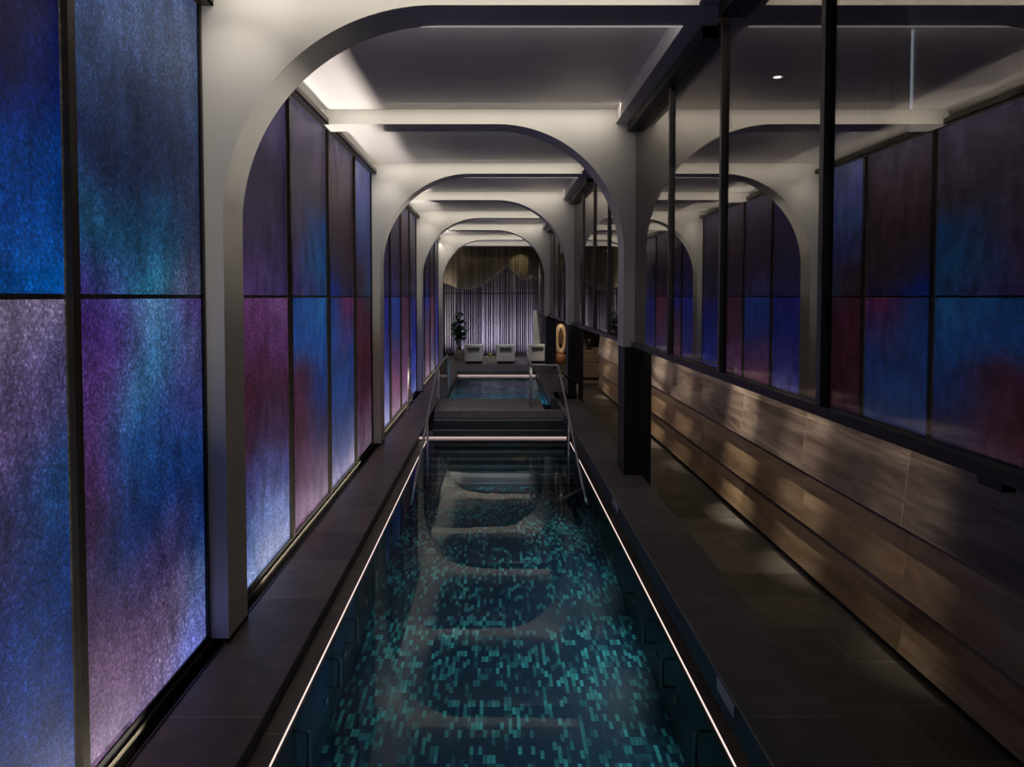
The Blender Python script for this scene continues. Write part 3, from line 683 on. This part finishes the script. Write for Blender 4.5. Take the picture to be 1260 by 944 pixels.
# room beyond the smoked glass: column with light edge, two ceiling downlights
t = thing('glass_room_column', 'dark square column with a cool light edge seen through the smoked glass', 'column', (3.1, Y(1.18), 0))
MB().box(2.98, 3.13, Y(1.18), Y(1.24), 1.5, CZ - 0.001).build('shaft', LACQUER, t)
MB().box(3.132, 3.165, Y(1.185), Y(1.2), 3.70, CZ - 0.002).build('light_edge', LEDCOOL, t, label='cool white light edge')
def downlight(x, y, on, label):
    t = thing('downlight', label, 'downlight', (x, y, CZ), 'downlights beyond the smoked glass', world=False)
    MB().lathe([(0.055, -0.001), (0.06, -0.012), (0.045, -0.014), (0.042, -0.004)]).build('bezel', BLACK, t, True)
    MB().lathe([(0.005, -0.013), (0.036, -0.0165), (0.036, -0.0145), (0.005, -0.0125)]).build('lens', LAMPGLOW if on else BLACK, t, True)
downlight(2.57, Y(1.426), True, 'small lit downlight in the dark ceiling beyond the smoked glass')
downlight(3.30, Y(1.41), False, 'unlit downlight in the dark ceiling beyond the smoked glass')

# ------------------------------------------------------------------ lights
def area(name, loc, rot, sx, sy, power, col, spread=180):
    l = bpy.data.lights.new(name, 'AREA'); l.shape = 'RECTANGLE'; l.size = sx; l.size_y = sy; l.energy = power; l.color = col; l.spread = math.radians(spread)
    o = bpy.data.objects.new(name, l); COL.objects.link(o); o.location = loc; o.rotation_euler = rot; return o
def spot(name, loc, target, power, col, angle, blend=0.5, size=0.0):
    l = bpy.data.lights.new(name, 'SPOT'); l.energy = power; l.color = col; l.spot_size = math.radians(angle); l.spot_blend = blend; l.shadow_soft_size = size
    o = bpy.data.objects.new(name, l); COL.objects.link(o); o.location = loc
    o.rotation_euler = (Vector(target) - Vector(loc)).to_track_quat('-Z', 'Y').to_euler(); return o
WARM = (1.0, 0.91, 0.78)
# cove strips over the lit panels, shining up at the ceiling edge
for a, b in ((-0.3, 1.0), (1.077, 1.68), (1.757, 2.35), (2.427, 2.99), (3.067, 3.67), (3.747, 4.33), (4.407, 5.07)):
    ln = Y(b) - Y(a) - 0.02
    area('cove_light', (XL + 0.02, (Y(a) + Y(b)) / 2, 4.172), (PI, 0, 0), 0.012, ln, 0.35 * ln, WARM)
# grazers in the ceiling just in front of each arch
for (a, b), p in zip(AL, (4.6, 4.4, 4.0, 4.0)):
    area('arch_grazer', (X(-40), Y(a) - 0.28, CZ - 0.012), (math.radians(40), 0, 0), 3.1, 0.02, p, WARM, 140)
    spot('leg_spot', (X(-347), Y(a) - 0.10, CZ - 0.10), (X(-345), Y(a) + 0.02, 3.4), 10, WARM, 50, 0.8, 0.01)
    spot('leg_spot', (X(-300), Y(a) - 0.45, CZ - 0.05), (X(-335), Y(a), 3.3), 9, WARM, 85, 1.0, 0.01)
for (a, b), p in zip(AL, (90, 80, 70, 60)):  # added fill spots under the right bulkhead for the left arches
    spot('arch_fill', (X(240), (Y(a) + Y(b)) / 2, BZ + 0.0), (XIL, (Y(a) + Y(b)) / 2, Z(-165)), p * 1.3, WARM, 36, 1.0, 0.02)
for (a, b), p in zip(AR + [AE], (4.6, 4.2, 4.0, 2.5)):
    area('arch_grazer', (X(-40), Y(a) - 0.28, CZ - 0.012), (math.radians(40), 0, 0), 3.1, 0.02, p, WARM, 140)
# added fill behind the arches, lifting the ceiling beyond each of them
for (a, b) in AL + AR:
    area('ceiling_fill', (X(-20), Y(b) + 0.012, BZ + 0.03), (math.radians(105), 0, 0), 2.6, 0.012, 2.6, (1.0, 0.92, 0.90), 170)
# strip in the sill channel, washing the lit panels from the floor and reaching the ceiling in a sharp-edged band
for a, b in ((-0.2, 0.80), (1.22, 2.12), (2.57, 3.44), (3.89, 4.84), (5.25, 5.9)):
    ln = Y(b) - Y(a)
    area('sill_light', (XL + 0.088, (Y(a) + Y(b)) / 2, -0.125), (PI, 0, 0), 0.006, ln, 16 * ln, (1.0, 0.93, 0.84), 70)
# aisle downlights on the stone
for d, p in ((0.86, 240), (1.18, 520), (1.50, 1000), (1.98, 520), (2.3, 900), (2.85, 480), (3.4, 620)):
    spot('aisle_spot', (1.64, Y(d), CZ - 0.02), (2.52, Y(d) + 0.3, 1.10), p, (1.0, 0.84, 0.66), 17, 1.0, 0.05)
for d0, d1, p in ((0.95, 1.66, 2.0), (1.77, 2.97, 2.2), (3.08, 3.75, 3.5)):  # added strip without a fitting, fills the stone wall
    ln = Y(d1) - Y(d0)
    area('under_sill_fill', (X(298), (Y(d0) + Y(d1)) / 2, Z(104) - 0.012), (0, math.radians(-52), 0), 0.015, ln, p * ln * 0.5, (1.0, 0.80, 0.58), 110)
# added fill spots under the water, without fittings, lighting both basins
for d, p in ((0.5, 3), (0.9, 8), (1.2, 10), (1.5, 8), (1.8, 3)):
    spot('pool_fill', (PX1 - 0.06, Y(d), WZ - 0.12), (0.0, Y(d), FZ), p * 1.6, (0.65, 0.95, 1.0), 130, 0.8)
    spot('pool_fill', (PX0 + 0.06, Y(d), WZ - 0.12), (0.25, Y(d), FZ), p * 0.38, (0.65, 0.95, 1.0), 130, 0.8)
spot('pool_fill', (0.0, Y(2.0), WZ - 0.3), (0.0, Y(2.45), WZ - 0.5), 45.0, (0.6, 0.9, 1.0), 120, 0.8)
for x_ in (-0.6, 0.6):
    spot('spa_fill', (x_, sy0 + 0.08, swz - 0.15), (x_, sy1, swz - 0.55), 130, (0.45, 0.75, 0.95), 130, 0.8)
# far end
area('curtain_uplight', (0, Y(5.80), 0.03), (math.radians(180 - 14), 0, 0), 3.6, 0.05, 24, (0.80, 0.76, 1.0), 150)
spot('drape_spot', (0.95, Y(5.5), CZ - 0.3), (0.92, Y(5.82), 3.5), 75, (1.0, 0.90, 0.62), 32, 0.5, 0.03)
spot('drape_spot', (-1.25, Y(5.5), CZ - 0.3), (-1.28, Y(5.82), 3.55), 9, (0.7, 0.75, 0.85), 45, 0.7, 0.03)
spot('lounge_spot', (0.1, Y(4.7), CZ - 0.05), (0.3, Y(5.2), 0.4), 260, (1.0, 0.97, 0.92), 42, 0.8, 0.05)
spot('ring_spot', (2.1, Y(4.85), 2.5), (2.19, Y(5.2), 0.85), 110, (1.0, 0.82, 0.6), 45, 0.6, 0.03)
spot('counter_spot', (2.5, Y(3.9), 2.8), (2.65, Y(4.25), 0.6), 80, (1.0, 0.8, 0.6), 50, 0.7, 0.03)

spot('screen_fill', (1.2, Y(4.95), CZ - 0.05), (X(50 * 5.6), Y(5.6), 1.2), 140, (1.0, 0.97, 0.9), 40, 0.6, 0.03)  # added fill from the front to brighten the pale screen
spot('step_fill', (0.1, Y(2.1), CZ - 0.03), (0.0, Y(2.62), 0.3), 110, (1.0, 0.93, 0.92), 40, 0.9, 0.05)  # added fill for the steps and handrails
wd = bpy.data.worlds.new('dark_world'); sc.world = wd; wd.use_nodes = True
bg = wd.node_tree.nodes.get('Background') or wd.node_tree.nodes.new('ShaderNodeBackground')
bg.inputs['Color'].default_value = (0.02, 0.02, 0.025, 1); bg.inputs['Strength'].default_value = 0.1

# ------------------------------------------------------------------ camera and view
cam = bpy.data.cameras.new('camera'); co = bpy.data.objects.new('camera', cam); COL.objects.link(co)
cam.sensor_width = 36; cam.lens = 24; cam.clip_start = 0.05; cam.clip_end = 100
PITCH = math.radians(2.0)
co.location = (0, 0, EYE); co.rotation_euler = (PI / 2 - PITCH, 0, 0)
cam.shift_x = 20 / 1260; cam.shift_y = -(472 - (365 + 840 * math.tan(PITCH))) / 1260
sc.camera = co
sc.view_settings.view_transform = 'Standard'; sc.view_settings.look = 'None'; sc.view_settings.gamma = 1; sc.view_settings.exposure = 0
sc.view_settings.use_curve_mapping = False
try:
    sc.cycles.use_denoising = True; sc.cycles.max_bounces = 10; sc.cycles.caustics_refractive = False; sc.cycles.caustics_reflective = False
    sc.cycles.sample_clamp_indirect = 4
except Exception: pass
